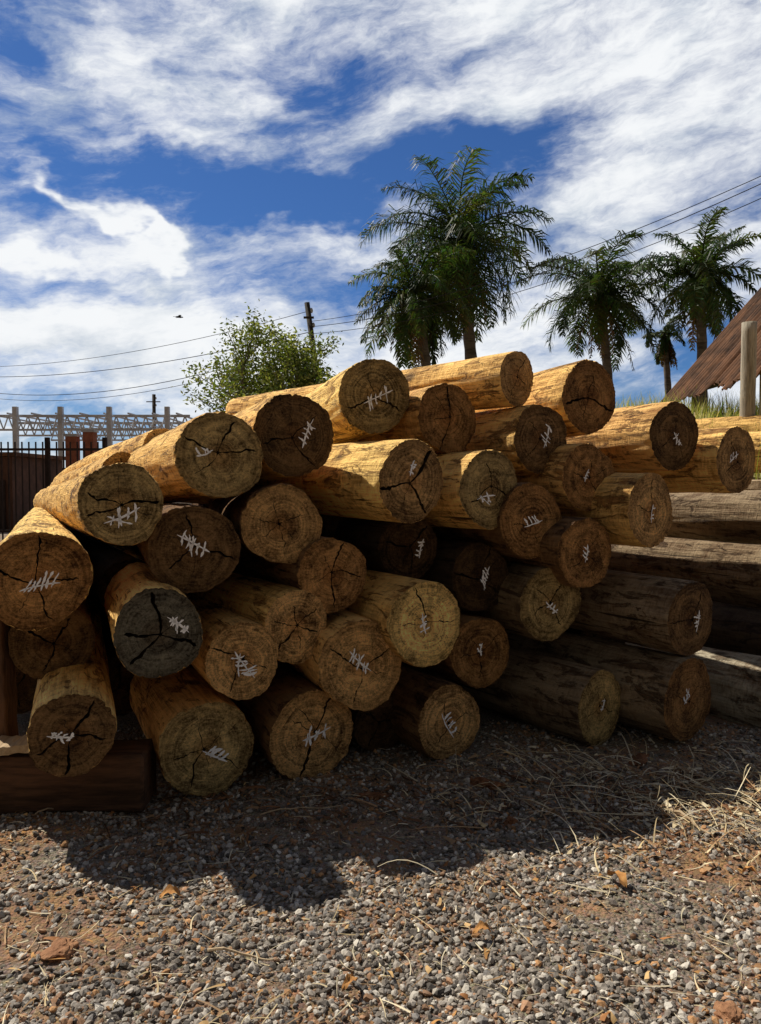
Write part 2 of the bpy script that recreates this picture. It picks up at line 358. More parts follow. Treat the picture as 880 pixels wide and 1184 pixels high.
# ---------------------------------------------------------------- logs
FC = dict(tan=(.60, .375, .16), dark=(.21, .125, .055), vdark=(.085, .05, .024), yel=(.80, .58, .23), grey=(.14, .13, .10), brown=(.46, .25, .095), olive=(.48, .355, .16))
SC = dict(yel=(1.0, .64, .22), tan=(.80, .49, .18), brown=(.22, .125, .055), olive=(.25, .18, .10), grey=(.50, .45, .35), dark=(.07, .05, .032), slate=(.30, .225, .145))  # brown and dark are lowered to put gap shade into inner log sides
def pinp(p, poly):
    x, y = p; c = False; j = len(poly)-1
    for i in range(len(poly)):
        xi, yi = poly[i]; xj, yj = poly[j]
        if (yi > y) != (yj > y) and x < (xj-xi)*(y-yi)/(yj-yi)+xi: c = not c
        j = i
    return c
def make_log(px, py, ry, ang, dD, fk, sk, mark, label, cracks=None, L=5.4, group='logs stacked in the pile', D=None, tilt=0):
    rnd = random.Random(int(px*7+py*13))
    if D is None:
        D = 3.1/(1-0.42*(px-CX)/F)+dD+.0030*max(0, 610-py)
        tb = (py+ry-HZ)/F
        if tb > 0: D = min(D, (CAMZ-0.012)/tb)
    c = P(px, py, D); R = ry*D/F
    root = empty('timber_log', c, R_(ang), label, 'log', group)
    root.rotation_euler = (R_(tilt), 0, R_(ang))
    ph = [rnd.uniform(0, 6.28) for _ in range(12)]; am = [rnd.uniform(.3, 1) for _ in range(12)]
    fl = rnd.uniform(0, 6.28)
    def shape(th, y):
        q = 1+.034*am[0]*math.sin(2*th+ph[0]+y*.2)+.026*am[1]*math.sin(3*th+ph[1]+y*.5)+.016*am[2]*math.sin(5*th+ph[2]+y) \
            + .010*am[3]*math.sin(9*th+ph[3]+2.2*y)+.012*am[4]*math.sin(4*th+ph[4]-3*y)+.010*am[5]*math.sin(13*th+ph[5]+y*5)+.006*math.sin(21*th+ph[6]-y*8)
        q -= .055*am[7]*max(0, math.cos(th-fl))**8+.025*am[8]*max(0, math.cos(th-fl*1.7+2))**30
        return R*q
    N = 120
    rim = [2*math.pi*k/N for k in range(N)]
    jag = [1+rnd.uniform(-.022, .010)-(rnd.random() < .08)*.03 for _ in rim]
    outline = [(shape(a, 0)*j*math.cos(a), shape(a, 0)*j*math.sin(a)) for a, j in zip(rim, jag)]
    bx, bz = rnd.uniform(-.05, .05), rnd.uniform(-.03, .03)
    ys = [0, .006, .03] + [0.03+(L-.03)*(k/36)**1.5 for k in range(1, 37)]
    vs = []; fs = []
    for j, y in enumerate(ys):
        tp = 1-.12*(y/L); ox = bx*math.sin(y/L*math.pi)*1.0; oz = bz*math.sin(y/L*math.pi)
        if j == 0: vs += [(a, 0, b) for a, b in outline]; continue
        for a in rim:
            r = shape(a, y)*tp*(1.004 if j > 1 else .999)
            if j > 1: r *= 1+.026*noise.noise(Vector((math.cos(a)*2+ph[1]*5, math.sin(a)*2, y*2.5)))+.014*noise.noise(Vector((math.cos(a)*9+ph[1]*5, math.sin(a)*9, y*6)))
            vs.append((ox+r*math.cos(a), y, oz+r*math.sin(a)))
    for j in range(len(ys)-1):
        for k in range(N):
            k2 = (k+1) % N; fs.append((j*N+k, (j+1)*N+k, (j+1)*N+k2, j*N+k2))
    fs.append(tuple((len(ys)-1)*N+k for k in range(N-1, -1, -1)))
    so_ = obj('log_side', vs, fs, M_side, root, True); q = rnd.uniform(.82, 1.12)
    so_.color = (*[min(1, v*q) for v in SC[sk]], 1)
    if cracks is None:
        base = rnd.uniform(0, 360); cracks = [(base+rnd.uniform(-15, 15), rnd.uniform(.75, .95), rnd.uniform(.5, 1.1)),
            (base+120+rnd.uniform(-20, 20), rnd.uniform(.6, .95), rnd.uniform(.4, 1.0)), (base+240+rnd.uniform(-20, 20), rnd.uniform(.5, .95), rnd.uniform(.3, .9))]
    cracks = sorted([(q[0] % 360, q[1], q[2]) for q in cracks], key=lambda q: q[0])
    for _ in range(rnd.choice((2, 3, 4))):
        gp = [((cracks[(i+1) % len(cracks)][0]-cracks[i][0]) % 360 or 360, i) for i in range(len(cracks))]; gmax, i = max(gp)
        if gmax < 64: break
        cracks.append(((cracks[i][0]+gmax*rnd.uniform(.42, .58)) % 360, rnd.uniform(.3, .8), rnd.uniform(.10, .30))); cracks.sort(key=lambda q: q[0])
    star = []; cen = []
    pcx, pcz = rnd.uniform(-.08, .08)*R, rnd.uniform(-.08, .08)*R
    for i, (a, ln, wd) in enumerate(cracks):
        a = R_(a); ap = R_(cracks[i-1][0])
        if i == 0: ap -= 2*math.pi
        bis = (a+ap)/2; W = .0056*wd
        star.append((pcx+.005*math.cos(bis), pcz+.005*math.sin(bis))); cen.append((pcx, pcz))
        ns = 14; offs = [0]; sl2 = rnd.uniform(-1, 1)*.02*R
        for k in range(ns): offs.append(offs[-1]+rnd.uniform(-1, 1)*.036*R*(1 if k else .3)+sl2)
        da, db = math.cos(a), math.sin(a); right = []; left = []; mid = []
        for k in range(1, ns+1):
            tt = k/ns; rr = .009+(ln*R-.009)*tt
            ww = W*(0.40+.75*math.sin(tt*2.5)) * (rnd.uniform(.45, 1.35)) if k < ns else .0005
            o_ = offs[k]*min(1, tt*1.5)
            m_ = (pcx*(1-tt)+rr*da-o_*db, pcz*(1-tt)+rr*db+o_*da)
            mid.append(m_); right.append((m_[0]+ww*db, m_[1]-ww*da)); left.append((m_[0]-ww*db, m_[1]+ww*da))
        star += right; cen += mid; star += left[::-1]; cen += mid[::-1]
    pts = [Vector(p) for p in outline]+[Vector(p) for p in star]
    for k in range(60):
        a = rnd.uniform(0, 6.28); r = R*.9*math.sqrt(rnd.random()); pts.append(Vector((r*math.cos(a), r*math.sin(a))))
    ed = [(k, (k+1) % N) for k in range(N)]+[(N+k, N+(k+1) % len(star)) for k in range(len(star))]
    ov, oe, of, *_r = delaunay_2d_cdt(pts, ed, [], 0, 1e-5)
    ff = []
    for f in of:
        cc = (sum(ov[i].x for i in f)/len(f), sum(ov[i].y for i in f)/len(f))
        if pinp(cc, star) or not pinp(cc, outline): continue
        ff.append(tuple(f))
    def ny(x, z):
        rr = math.hypot(x, z)/R
        return .0  if rr > .97 else -.0015*math.sin(x*45+ph[7])*math.sin(z*38+ph[8])
    fo = obj('cut_face', [(v.x, ny(v.x, v.y), v.y) for v in ov], ff, M_face, root)
    q = rnd.uniform(.75, 1.15); fo.color = (*[v*q for v in FC[fk]], 1)
    nst = len(star)
    cv = [(a, ny(a, b), b) for a, b in star]+[(a, .035, b) for a, b in cen]
    cf = [(k, (k+1) % nst, nst+(k+1) % nst, nst+k) for k in range(nst)]
    obj('drying_crack', cv, cf, M_crack, root)
    if mark:
        mx, mz, ma, nn, sz = mark; sz *= .92; nn = max(nn, 3)
        mb = MB(); y = -.0035; sty = rnd.choice((0, 0, 1, 2))
        def poly(ps, wd):
            Lr = []; Rr = []
            for k, p in enumerate(ps):
                d = (ps[min(k+1, len(ps)-1)]-ps[max(k-1, 0)]).normalized(); nrm = Vector((-d.y, d.x)); ww = wd*(rnd.uniform(.45, 1.4) if 0 < k < len(ps)-1 else .3)
                Lr.append((p.x+nrm.x*ww, y, p.y+nrm.y*ww)); Rr.append((p.x-nrm.x*ww, y, p.y-nrm.y*ww))
            K = len(ps)-1; mb.add(Rr+Lr, [(k, k+1, K+2+k, K+1+k) for k in range(K)])
        def stroke(p, q, wd):
            p = Vector(p); q = Vector(q); d = (q-p).normalized(); nrm = Vector((-d.y, d.x)); cur = rnd.uniform(-.008, .008)
            poly([p.lerp(q, k/8)+nrm*(rnd.uniform(-1, 1)*.0013+cur*math.sin(k/8*3.14)) for k in range(9)], wd)
        ca, sa = math.cos(R_(ma)), math.sin(R_(ma))
        def lc(u, v): return (mx*R+(u*ca-v*sa)*R*sz, mz*R+(u*sa+v*ca)*R*sz)
        wd = .0037; lean = rnd.uniform(-.12, .2)
        bar = {0: 0.0, 1: -.17, 2: .04}[sty]
        stroke(lc(-.54, bar+rnd.uniform(-.06, .04)), lc(.56, bar+rnd.uniform(-.04, .08)), wd*.95)
        for k in range(nn):
            u = -.42+.84*(k+.5)/nn+rnd.uniform(-.07, .07); h1 = rnd.uniform(.12, .34)
            stroke(lc(u-lean*.6, min(bar-.03, -h1*rnd.uniform(.5, 1))), lc(u+lean+rnd.uniform(-.03, .03), h1*rnd.uniform(.5, 1.2)), wd*rnd.uniform(.7, 1.25))
        if sty == 2: stroke(lc(.2, -.3), lc(-.38, .16), wd*.85)
        mb.build('chalk_mark', M_mark, root)
    return root

logs = [
 (433,457,44,22,0,'olive','yel',(.1,-.05,25,6,.9),'topmost left log of the pile with bright side and tilted white tally',[(100,.6,.4),(200,.85,.6),(330,.8,.8)]),
 (598,437,32,43,-.1,'tan','yel',None,'unmarked log lying crosswise on the crest, its bark side facing out',[(80,.8,.5),(250,.8,.4),(350,.6,.4)]),
 (682,459,42,29,-.1,'brown','yel',None,'thick log on the crest right of centre, split by a long level crack',[(185,.9,1.3),(350,.92,1.2),(95,.6,.5)]),
 (341,503,49,28,-.1,'dark','yel',(.3,.05,65,5,.75),'dark faced log below and left of the topmost left log',[(60,.7,.5),(190,.8,.6),(290,.9,.6)]),
 (518,483,41,31,.02,'brown','tan',None,'tan log with one upright crack, tucked under the crosswise crest log',[(88,.9,.9),(275,.9,.7),(195,.5,.3)]),
 (255,527,51,27,-.12,'olive','yel',(-.38,.1,20,3,.4),'big log with long sunlit side at upper left of the pile',[(75,.85,.7),(5,.85,.6),(165,.9,.6),(250,.6,.4)]),
 (625,507,39,26,.0,'dark','yel',(.2,.05,75,4,.7),'dark faced log under the crest with an upright white tally',[(110,.6,.4),(240,.7,.4),(20,.5,.3)]),
 (780,504,39,26,-.1,'dark','tan',(.1,-.1,-50,4,.5),'brown log second from the right end of the upper row',[(80,.5,.4),(200,.7,.4),(310,.7,.4)]),
 (852,532,38,31,-.1,'tan','yel',(-.2,.1,30,3,.5),'rightmost log face of the pile, tan with the light ground behind',[(95,.6,.5),(215,.6,.4),(330,.5,.4)]),
 (476,556,48,36,-.15,'tan','yel',(.02,.3,70,4,.4),'large central log with a wide three way crack and sunlit side',[(178,.95,1.1),(35,.95,1.3),(305,.92,1.1)]),
 (567,566,45,32,-.05,'olive','yel',(-.15,-.25,5,3,.6),'yellowish log right of the large central log',[(85,.7,.6),(190,.7,.7),(355,.8,.6),(280,.6,.3)]),
 (681,552,40,29,.0,'brown','tan',(-.1,.05,60,3,.4),'small round reddish log below the thick crest log',[(70,.5,.4),(180,.6,.4),(300,.7,.5)]),
 (141,583,48,27,-.08,'olive','yel',(.0,-.3,20,5,.9),'log with slanting crack low on the upper left flank',[(20,.85,.8),(150,.8,.7),(215,.8,.7)]),
 (326,607,47,18,.05,'tan','brown',None,'unmarked round brown log under the dark faced upper log',[(160,.6,.35),(30,.6,.3),(270,.6,.3)]),
 (225,635,52,20,.06,'dark','brown',(-.05,.1,-35,6,.8),'broad dark log left of the unmarked round brown log',[(95,.8,.6),(335,.9,.7),(215,.7,.5)]),
 (753,590,43,35,-.1,'tan','yel',(.05,-.1,80,3,.5),'pale log under the second log from the right end',[(80,.85,.5),(190,.6,.5),(300,.6,.4)]),
 (615,603,44,26,.06,'brown','brown',(0,.05,15,4,.6),'reddish log between the yellowish log and a small round log',[(60,.5,.3),(200,.6,.4),(320,.5,.3)]),
 (677,640,42,30,-.03,'brown','brown',(0,.0,80,3,.5),'narrow tan log directly below the small round reddish log',[(120,.5,.3),(225,.7,.4),(340,.6,.4)]),
 (45,671,58,24,.08,'brown','yel',(.0,-.05,8,6,.75),'largest log at the left edge of the pile with sunlit top',[(85,.9,.7),(175,.9,.7),(290,.85,.5),(20,.7,.5)]),
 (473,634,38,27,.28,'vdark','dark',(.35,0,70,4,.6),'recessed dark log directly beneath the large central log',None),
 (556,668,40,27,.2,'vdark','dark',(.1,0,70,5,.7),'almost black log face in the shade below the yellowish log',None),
 (385,665,44,30,.03,'brown','brown',None,'unmarked log with one diagonal crack in the middle of the pile',[(75,.9,.7),(15,.8,.5),(265,.9,.6)]),
 (637,698,44,27,.04,'olive','olive',(.0,-.1,-40,3,.5),'grey brown log with splayed cracks, below the reddish log',[(55,.7,.7),(120,.6,.5),(200,.6,.5),(300,.7,.5)]),
 (799,715,43,32,-.3,'dark','slate',(.25,-.1,75,5,.6),'smooth log at lower right with a long shaded side',None),
 (60,742,46,24,.22,'dark','brown',None,'recessed log under the largest left edge log',None),
 (184,732,52,24,-.1,'grey','yel',(.4,.15,-38,6,.6),'blackened grey log with wide forked crack at left',[(80,.9,1.4),(175,.75,1.0),(235,.9,.9),(335,.9,1.2)]),
 (343,725,42,32,0,'tan','yel',None,'small pale log with radiating cracks left of middle',[(45,.8,.5),(110,.6,.5),(230,.8,.7),(330,.7,.5),(175,.7,.4)]),
 (492,721,50,28,-.14,'yel','yel',(-.05,.0,95,4,.5),'bright yellow log near the middle, sunlit on its upper left side',[(95,.9,.6),(355,.8,.4),(200,.6,.3)]),
 (281,765,45,26,-.03,'tan','tan',(.0,-.1,-55,6,.9),'log with long diagonal tally beside the blackened grey log',[(140,.9,.5),(230,.8,.5),(330,.7,.4)]),
 (418,770,53,24,-.08,'tan','tan',(-.05,.1,-45,6,.7),'wide log with slanting tally right of the long diagonal tally log',[(30,.9,.5),(160,.85,.5),(270,.8,.4)]),
 (556,755,42,28,.1,'brown','brown',(-.05,.1,85,3,.35),'reddish log under the almost black log',[(25,.9,.3),(195,.7,.4),(275,.7,.5)]),
 (240,866,56,27,0,'olive','tan',(.2,-.1,-35,5,.6),'biggest log of the bottom row, deep side visible at left',[(175,.7,.4),(345,.8,.5),(225,.8,.6),(60,.3,.2)]),
 (361,850,53,28,0,'tan','brown',(.1,.0,12,6,.7),'bottom row log with level tally, second from the biggest',[(50,.9,.8),(250,.95,.9),(150,.6,.4)]),
 (520,835,44,30,0,'tan','brown',(.05,.0,-60,5,.8),'small bottom row log standing apart at the middle',[(120,.6,.4),(250,.6,.4),(350,.6,.4)]),
 (694,818,43,38,0,'olive','slate',(.1,.05,65,3,.35),'bottom row log with fine dark rings and long brown side',[(100,.5,.2),(220,.6,.25),(340,.6,.25)]),
 (796,809,49,36,0,'brown','slate',(-.1,.1,60,3,.4),'bottom row log at far right with pale rim and long side',[(160,.7,.3),(280,.6,.3),(40,.6,.3)]),
 (83,850,49,22,-.16,'dark','yel',(-.25,.0,-8,4,.6),'log resting on the brown timber beam at lower left',[(60,.95,.9),(185,.8,.7),(250,.95,.8),(345,.8,.8)]),
]
LEN = {433: 4.3, 341: 4.3, 255: 7.0, 598: 2.6, 141: 5.0, 682: 4.5, 518: 4.0, 45: 5.6}
TILT = {433: -1.5, 341: -1.5, 255: -1.8, 682: -1.0, 141: -1.2}
for L_ in logs:
    make_log(*L_[:9], cracks=L_[9], L=LEN.get(L_[0], random.Random(L_[0]).uniform(4.6, 5.6)), tilt=TILT.get(L_[0], 0))
make_log(985,603,37,33,0,'dark','slate',None,'long dark log under the pale board at right edge',D=4.35)
make_log(955,676,42,33,0,'dark','slate',None,'long dark log above the smooth lower right log',D=4.1)
make_log(925,818,48,33,0,'olive','grey',None,'pale grey log entering at the lower right corner of the pile',D=3.62)
make_log(905,748,40,33,0,'dark','dark',None,'dark log behind the pale grey log at right',D=4.0)
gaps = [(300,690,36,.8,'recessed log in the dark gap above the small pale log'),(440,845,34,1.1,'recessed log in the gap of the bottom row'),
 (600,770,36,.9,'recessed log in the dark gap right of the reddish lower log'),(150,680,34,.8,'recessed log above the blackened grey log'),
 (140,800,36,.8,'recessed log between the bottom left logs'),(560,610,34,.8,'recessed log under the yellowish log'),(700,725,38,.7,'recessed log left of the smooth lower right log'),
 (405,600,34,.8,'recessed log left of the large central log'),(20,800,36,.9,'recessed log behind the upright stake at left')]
for (a, b, r, dd, lb) in gaps:  # filler logs added to close gaps, near-black so gap shade is in their colour
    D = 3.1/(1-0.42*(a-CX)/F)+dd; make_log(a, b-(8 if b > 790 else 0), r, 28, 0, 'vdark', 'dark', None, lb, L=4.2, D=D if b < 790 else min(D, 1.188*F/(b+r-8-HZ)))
make_log(190, 520, 25, 28, 0, 'tan', 'yel', None, 'slim sunlit log reaching back behind the big upper left log', L=6.0, D=3.75, tilt=-1.6)
make_log(140, 545, 22, 27, 0, 'tan', 'yel', None, 'slim sunlit log ending low behind the slanting crack log', L=5.0, D=3.9, tilt=-1.2)
make_log(112, 572, 22, 26.5, 0, 'tan', 'yel', None, 'lowest slim sunlit log reaching back at the far left', L=4.6, D=3.8, tilt=-.6)
for k, (a, b, r, D, lb) in enumerate([(985,520,26,5.9,'front sunlit yellow log on the bank at right'),(1000,497,22,6.7,'rear sunlit yellow log on the bank by the post')]):
    make_log(a, b, r, 48, 0, 'tan', 'yel', None, lb, L=2.6, D=D, group='logs on the bank')
pb = timber('sawn_board', P(850, 561, 4.55), (1.3, .22, .06), R_(33)+math.pi/2, M_plank, 5); tag(pb, 'pale sawn board lying on the dark logs at right', 'board')

b1 = timber('timber_beam', (-1.62, 2.72, .105), (1.5, .2, .21), R_(3), M_beam, 1); tag(b1, 'dark brown timber beam on the gravel under the left logs', 'beam')
b2 = timber('timber_stake', P(2, 800, 2.8), (.62, .09, .07), 0, M_beam, 2); b2.rotation_euler = (0, math.pi/2-.04, 0); tag(b2, 'upright brown timber stake at the left edge of the pile', 'stake')
b3 = timber('wood_offcut', P(0, 866, 2.68)+Vector((0, 0, .012)), (.26, .12, .03), R_(12), M_plank, 3); tag(b3, 'small pale wood offcut on top of the brown beam', 'offcut')

# ---------------------------------------------------------------- gravel
def ico(sub):
    bm = bmesh.new(); bmesh.ops.create_icosphere(bm, subdivisions=sub, radius=1)
    v = np.array([q.co[:] for q in bm.verts]); bm.verts.ensure_lookup_table(); f = np.array([[q.index for q in p.verts] for p in bm.faces]); bm.free(); return v, f
def scatter(name, cnt, sub, rmin, rmax, region, density, seed, smooth=False, pw=2.4):
    rg = np.random.default_rng(seed); bv, bf = ico(sub); nv = len(bv); variants = []
    for k in range(10):
        v = bv*(1+rg.uniform(-.26, .26, (nv, 1)))*1.0; v *= rg.uniform(.6, 1.2, 3)*np.array([1, 1, .7]); 
        if sub == 2:
            for _ in range(5):
                d = rg.normal(size=3); d /= np.linalg.norm(d); h = v @ d; lim = .62*np.max(h); v = v-np.outer(np.maximum(0, h-lim), d)
        variants.append(v)
    xs = []
    while len(xs) < cnt:
        Y = region[2]+(region[3]-region[2])*rg.random()**1.15; X = rg.uniform(-1, 1)*(.35+Y*.62)
        if rg.random() < density(X, Y): xs.append((X, Y))
    V = np.empty((cnt, nv, 3), np.float32); C = np.ones((cnt, nv, 4), np.float32)
    pal = np.array([(.23,.195,.16),(.34,.295,.245),(.46,.405,.34),(.62,.56,.47),(.11,.095,.08),(.44,.25,.14),(.52,.28,.125),(.29,.17,.10),(.76,.69,.58),(.23,.21,.19)])
    pr = np.array([.17,.19,.17,.10,.13,.06,.05,.06,.04,.08]); pr /= pr.sum()
    for i, (X, Y) in enumerate(xs):
        s = rmin+(rmax-rmin)*rg.random()**pw
        a, b, c = rg.uniform(0, 6.28), rg.uniform(-.5, .5), rg.uniform(-.5, .5)
        ca, sa = math.cos(a), math.sin(a); v = variants[rg.integers(10)]
        v = v @ np.array([[ca, sa, 0], [-sa, ca, 0], [0, 0, 1]]); v = v+np.outer(v[:, 0]*b+v[:, 1]*c, [0, 0, 1])
        V[i] = v*s+np.array([X, Y, gz(X, Y)+s*rg.uniform(.0, .5)]); C[i, :, :3] = pal[rg.choice(10, p=pr)]*rg.uniform(.7, 1.25)
    me = bpy.data.meshes.new(name); nf = len(bf)
    me.vertices.add(cnt*nv); me.vertices.foreach_set('co', V.ravel())
    idx = (bf[None, :, :]+(np.arange(cnt)*nv)[:, None, None]).astype(np.int32).ravel()
    me.loops.add(len(idx)); me.loops.foreach_set('vertex_index', idx)
    me.polygons.add(cnt*nf); me.polygons.foreach_set('loop_start', np.arange(0, len(idx), 3, dtype=np.int32))
    me.update(calc_edges=True); me.validate()
    me.polygons.foreach_set('use_smooth', np.full(cnt*nf, smooth))
    at = me.color_attributes.new('Col', 'FLOAT_COLOR', 'POINT'); at.data.foreach_set('color', C.ravel())
    me.materials.append(M_peb); o = bpy.data.objects.new(name, me); COL.objects.link(o)
    return o
def dens(X, Y):
    v = noise.noise(Vector((X*1.4+3, Y*1.8, 0)))+.5*noise.noise(Vector((X*4, Y*5, 2)))
    d = .85+.9*v
    for (a, b) in ((715, 1060), (60, 1110), (860, 1130), (790, 1000)):
        q = G(a, b); d -= .65*math.exp(-((X-q.x)**2/.05+(Y-q.y)**2/.014))
    if Y > 2.9: d *= .5
    return max(.14, d)
tag(scatter('gravel', 64000, 1, .0022, .0125, (0, 0, 1.3, 3.7), dens, 1, pw=2.1), 'grey and rusty gravel spread over red soil in front of the pile', 'gravel', kind='stuff')
tag(scatter('coarse_gravel', 2100, 2, .008, .016, (0, 0, 1.3, 3.6), dens, 2, False, 2.6), 'larger angular stones among the fine gravel', 'stones', kind='stuff')

# ---------------------------------------------------------------- straw, bark crumbs
def strips(name, cnt, seed, place, lmin, lmax, wmin, wmax, lift, cols, mat):
    rnd = random.Random(seed); mb = MB()
    for i in range(cnt):
        X, Y = place(rnd); L = lmin+(lmax-lmin)*rnd.random()**2; a = rnd.uniform(0, 6.28); cv = rnd.gauss(0, .55); w = rnd.uniform(wmin, wmax)
        p = Vector((X, Y, gz(X, Y)+rnd.uniform(.006, .014))); K = 6; vs = []; up = rnd.uniform(0, lift)
        for k in range(K+1):
            d = Vector((math.cos(a), math.sin(a), 0)); nrm = Vector((-d.y, d.x, 0))
            zz = up*L*math.sin(math.pi*k/K*.8); ww = w*(1-.7*k/K)
            vs += [p+Vector((0, 0, zz))+nrm*ww, p+Vector((0, 0, zz+ww*.7))-nrm*ww]
            p = p+d*(L/K); a += cv/K
        c = rnd.choice(cols); q = rnd.uniform(.7, 1.2)
        mb.add(vs, [(2*k, 2*k+1, 2*k+3, 2*k+2) for k in range(K)], tuple(v*q for v in c))
    return mb.build(name, mat, color=True)
def everywhere(r):
    Y = r.uniform(1.45, 3.3); return r.uniform(-1, 1)*(.1+Y*.58), Y
def rightside(r):
    return r.gauss(1.2, .42), r.gauss(2.8, .28)
def base(r):
    return r.uniform(-1.0, 1.9), r.gauss(2.75, .18)
SCOL = [(.74, .60, .36), (.62, .47, .25), (.82, .70, .47), (.42, .26, .13)]
tag(strips('straw', 1300, 1, everywhere, .012, .11, .0009, .0026, .12, SCOL, M_straw), 'thin dry straw strewn on the gravel', 'straw', kind='stuff')
tag(strips('dry_grass', 700, 2, rightside, .05, .34, .0010, .0032, .25, SCOL, M_straw), 'tangle of long dry grass stems at the foot of the right logs', 'dry grass', kind='stuff')
tag(strips('wood_chips', 480, 7, rightside, .02, .08, .003, .010, .1, SCOL, M_straw), 'pale wood chips among the dry grass at right', 'wood chips', kind='stuff')
tag(strips('leaf_litter', 260, 9, everywhere, .015, .04, .003, .008, .3, [(.55, .28, .09), (.42, .18, .06), (.66, .42, .18)], M_straw), 'small torn orange leaf bits on the gravel', 'leaf litter', kind='stuff')
tag(strips('bark_litter', 900, 3, base, .02, .14, .002, .007, .12, [(.16, .07, .03), (.24, .11, .045), (.10, .05, .025), (.34, .20, .10)], M_straw), 'brown bark shreds along the foot of the pile', 'bark litter', kind='stuff')

def leaf(px, py, L, W, rot, label):
    g = G(px, py); K = 8; vs = []; fs = []
    for k in range(K+1):
        tt = k/K; ww = W*math.sin(math.pi*min(1, tt*.92+.04))**.8
        for s in (-1, -.5, 0, .5, 1):
            vs.append(((tt-.5)*L, s*ww*(1+.15*math.sin(k*2.1)), .012+.02*math.sin(tt*3)+abs(s)*ww*.5+.004*math.sin(k*1.7+s*3)))
    for k in range(K):
        for j in range(4): fs.append((k*5+j, (k+1)*5+j, (k+1)*5+j+1, k*5+j+1))
    o = obj('dry_leaf', vs, fs, M_dry, None, True); o.location = g+Vector((0, 0, .006)); o.rotation_euler = (.25, .1, rot)
    tag(o, label, 'leaf')
leaf(712, 1024, .085, .022, 1.9, 'orange curled dry leaf on the red soil patch at right')
leaf(196, 1042, .06, .016, .3, 'small orange dry leaf left of the pile shadow')
leaf(402, 1142, .05, .012, .9, 'small dry leaf at bottom centre of the gravel')
leaf(556, 1082, .05, .013, .2, 'dry leaf right of centre on the gravel')
leaf(868, 1020, .05, .014, 2.6, 'dry leaf at the right edge of the gravel')
def chunk(name, px, py, size, mat, label, cat, seed):
    g = G(px, py); v, f = ico(4); rg = random.Random(seed); vs = []
    for q in v:
        nn = noise.noise(Vector(q)*1.3+Vector((seed, 0, 0)))*.45+noise.noise(Vector(q)*3.5+Vector((0, seed, 0)))*.22+noise.noise(Vector(q)*9+Vector((0, seed, 0)))*.08
        q = q*(1+nn); vs.append((q[0]*size[0], q[1]*size[1], q[2]*size[2]))
    o = obj(name, vs, [tuple(int(i) for i in a) for a in f], mat, None, False); o.location = g+Vector((0, 0, size[2]*.3)); o.rotation_euler = (0, 0, rg.uniform(0, 6))
    tag(o, label, cat)
chunk('earth_clod', 70, 1108, (.045, .035, .02), M_clod, 'large red earth clod at lower left of the gravel', 'clod', 3)
chunk('earth_clod', 843, 1176, (.036, .03, .016), M_clod, 'red earth clod at the bottom right corner', 'clod', 8)
chunk('bark_piece', 562, 908, (.07, .03, .018), M_bark, 'flat bark piece at the foot of the small bottom log', 'bark', 11)
chunk('bark_piece', 590, 952, (.022, .018, .02), M_bark, 'small round brown bark nub in the shadow', 'bark', 14)
chunk('bark_piece', 430, 925, (.06, .025, .015), M_bark, 'bark piece in the shade below the wide bottom gap', 'bark', 17)
chunk('bark_piece', 740, 878, (.09, .03, .012), M_bark, 'long bark piece under the right bottom logs', 'bark', 21)
def stick(px1, py1, px2, py2, r, label, seed, lift=.015):
    rnd = random.Random(seed); a = G(px1, py1); b = G(px2, py2); pts = []
    for k in range(9):
        p = a.lerp(b, k/8); p.z = gz(p.x, p.y)+lift+rnd.uniform(0, .006)+.01*math.sin(k*.7); p.x += rnd.uniform(-1, 1)*.004; pts.append(p)
    mb = MB(); mb.tube(pts, [r*(1-.06*k) for k in range(9)], 6)
    tag(mb.build('dry_stick', M_plank), label, 'stick')
stick(790, 912, 868, 938, .006, 'thick pale stick slanting near the right edge', 1)
stick(775, 945, 822, 972, .006, 'short pale split stick below the thick stick', 2)
stick(240, 1103, 320, 1108, .004, 'thin straight stick on sunlit gravel left of centre', 3)
stick(632, 900, 680, 960, .003, 'thin dry stalk in front of the dark bottom gap', 4, .03)
stick(300, 948, 395, 936, .003, 'thin stalk lying in the pile shadow', 5)
stick(40, 950, 78, 935, .003, 'thin stalk beside the brown beam', 6)

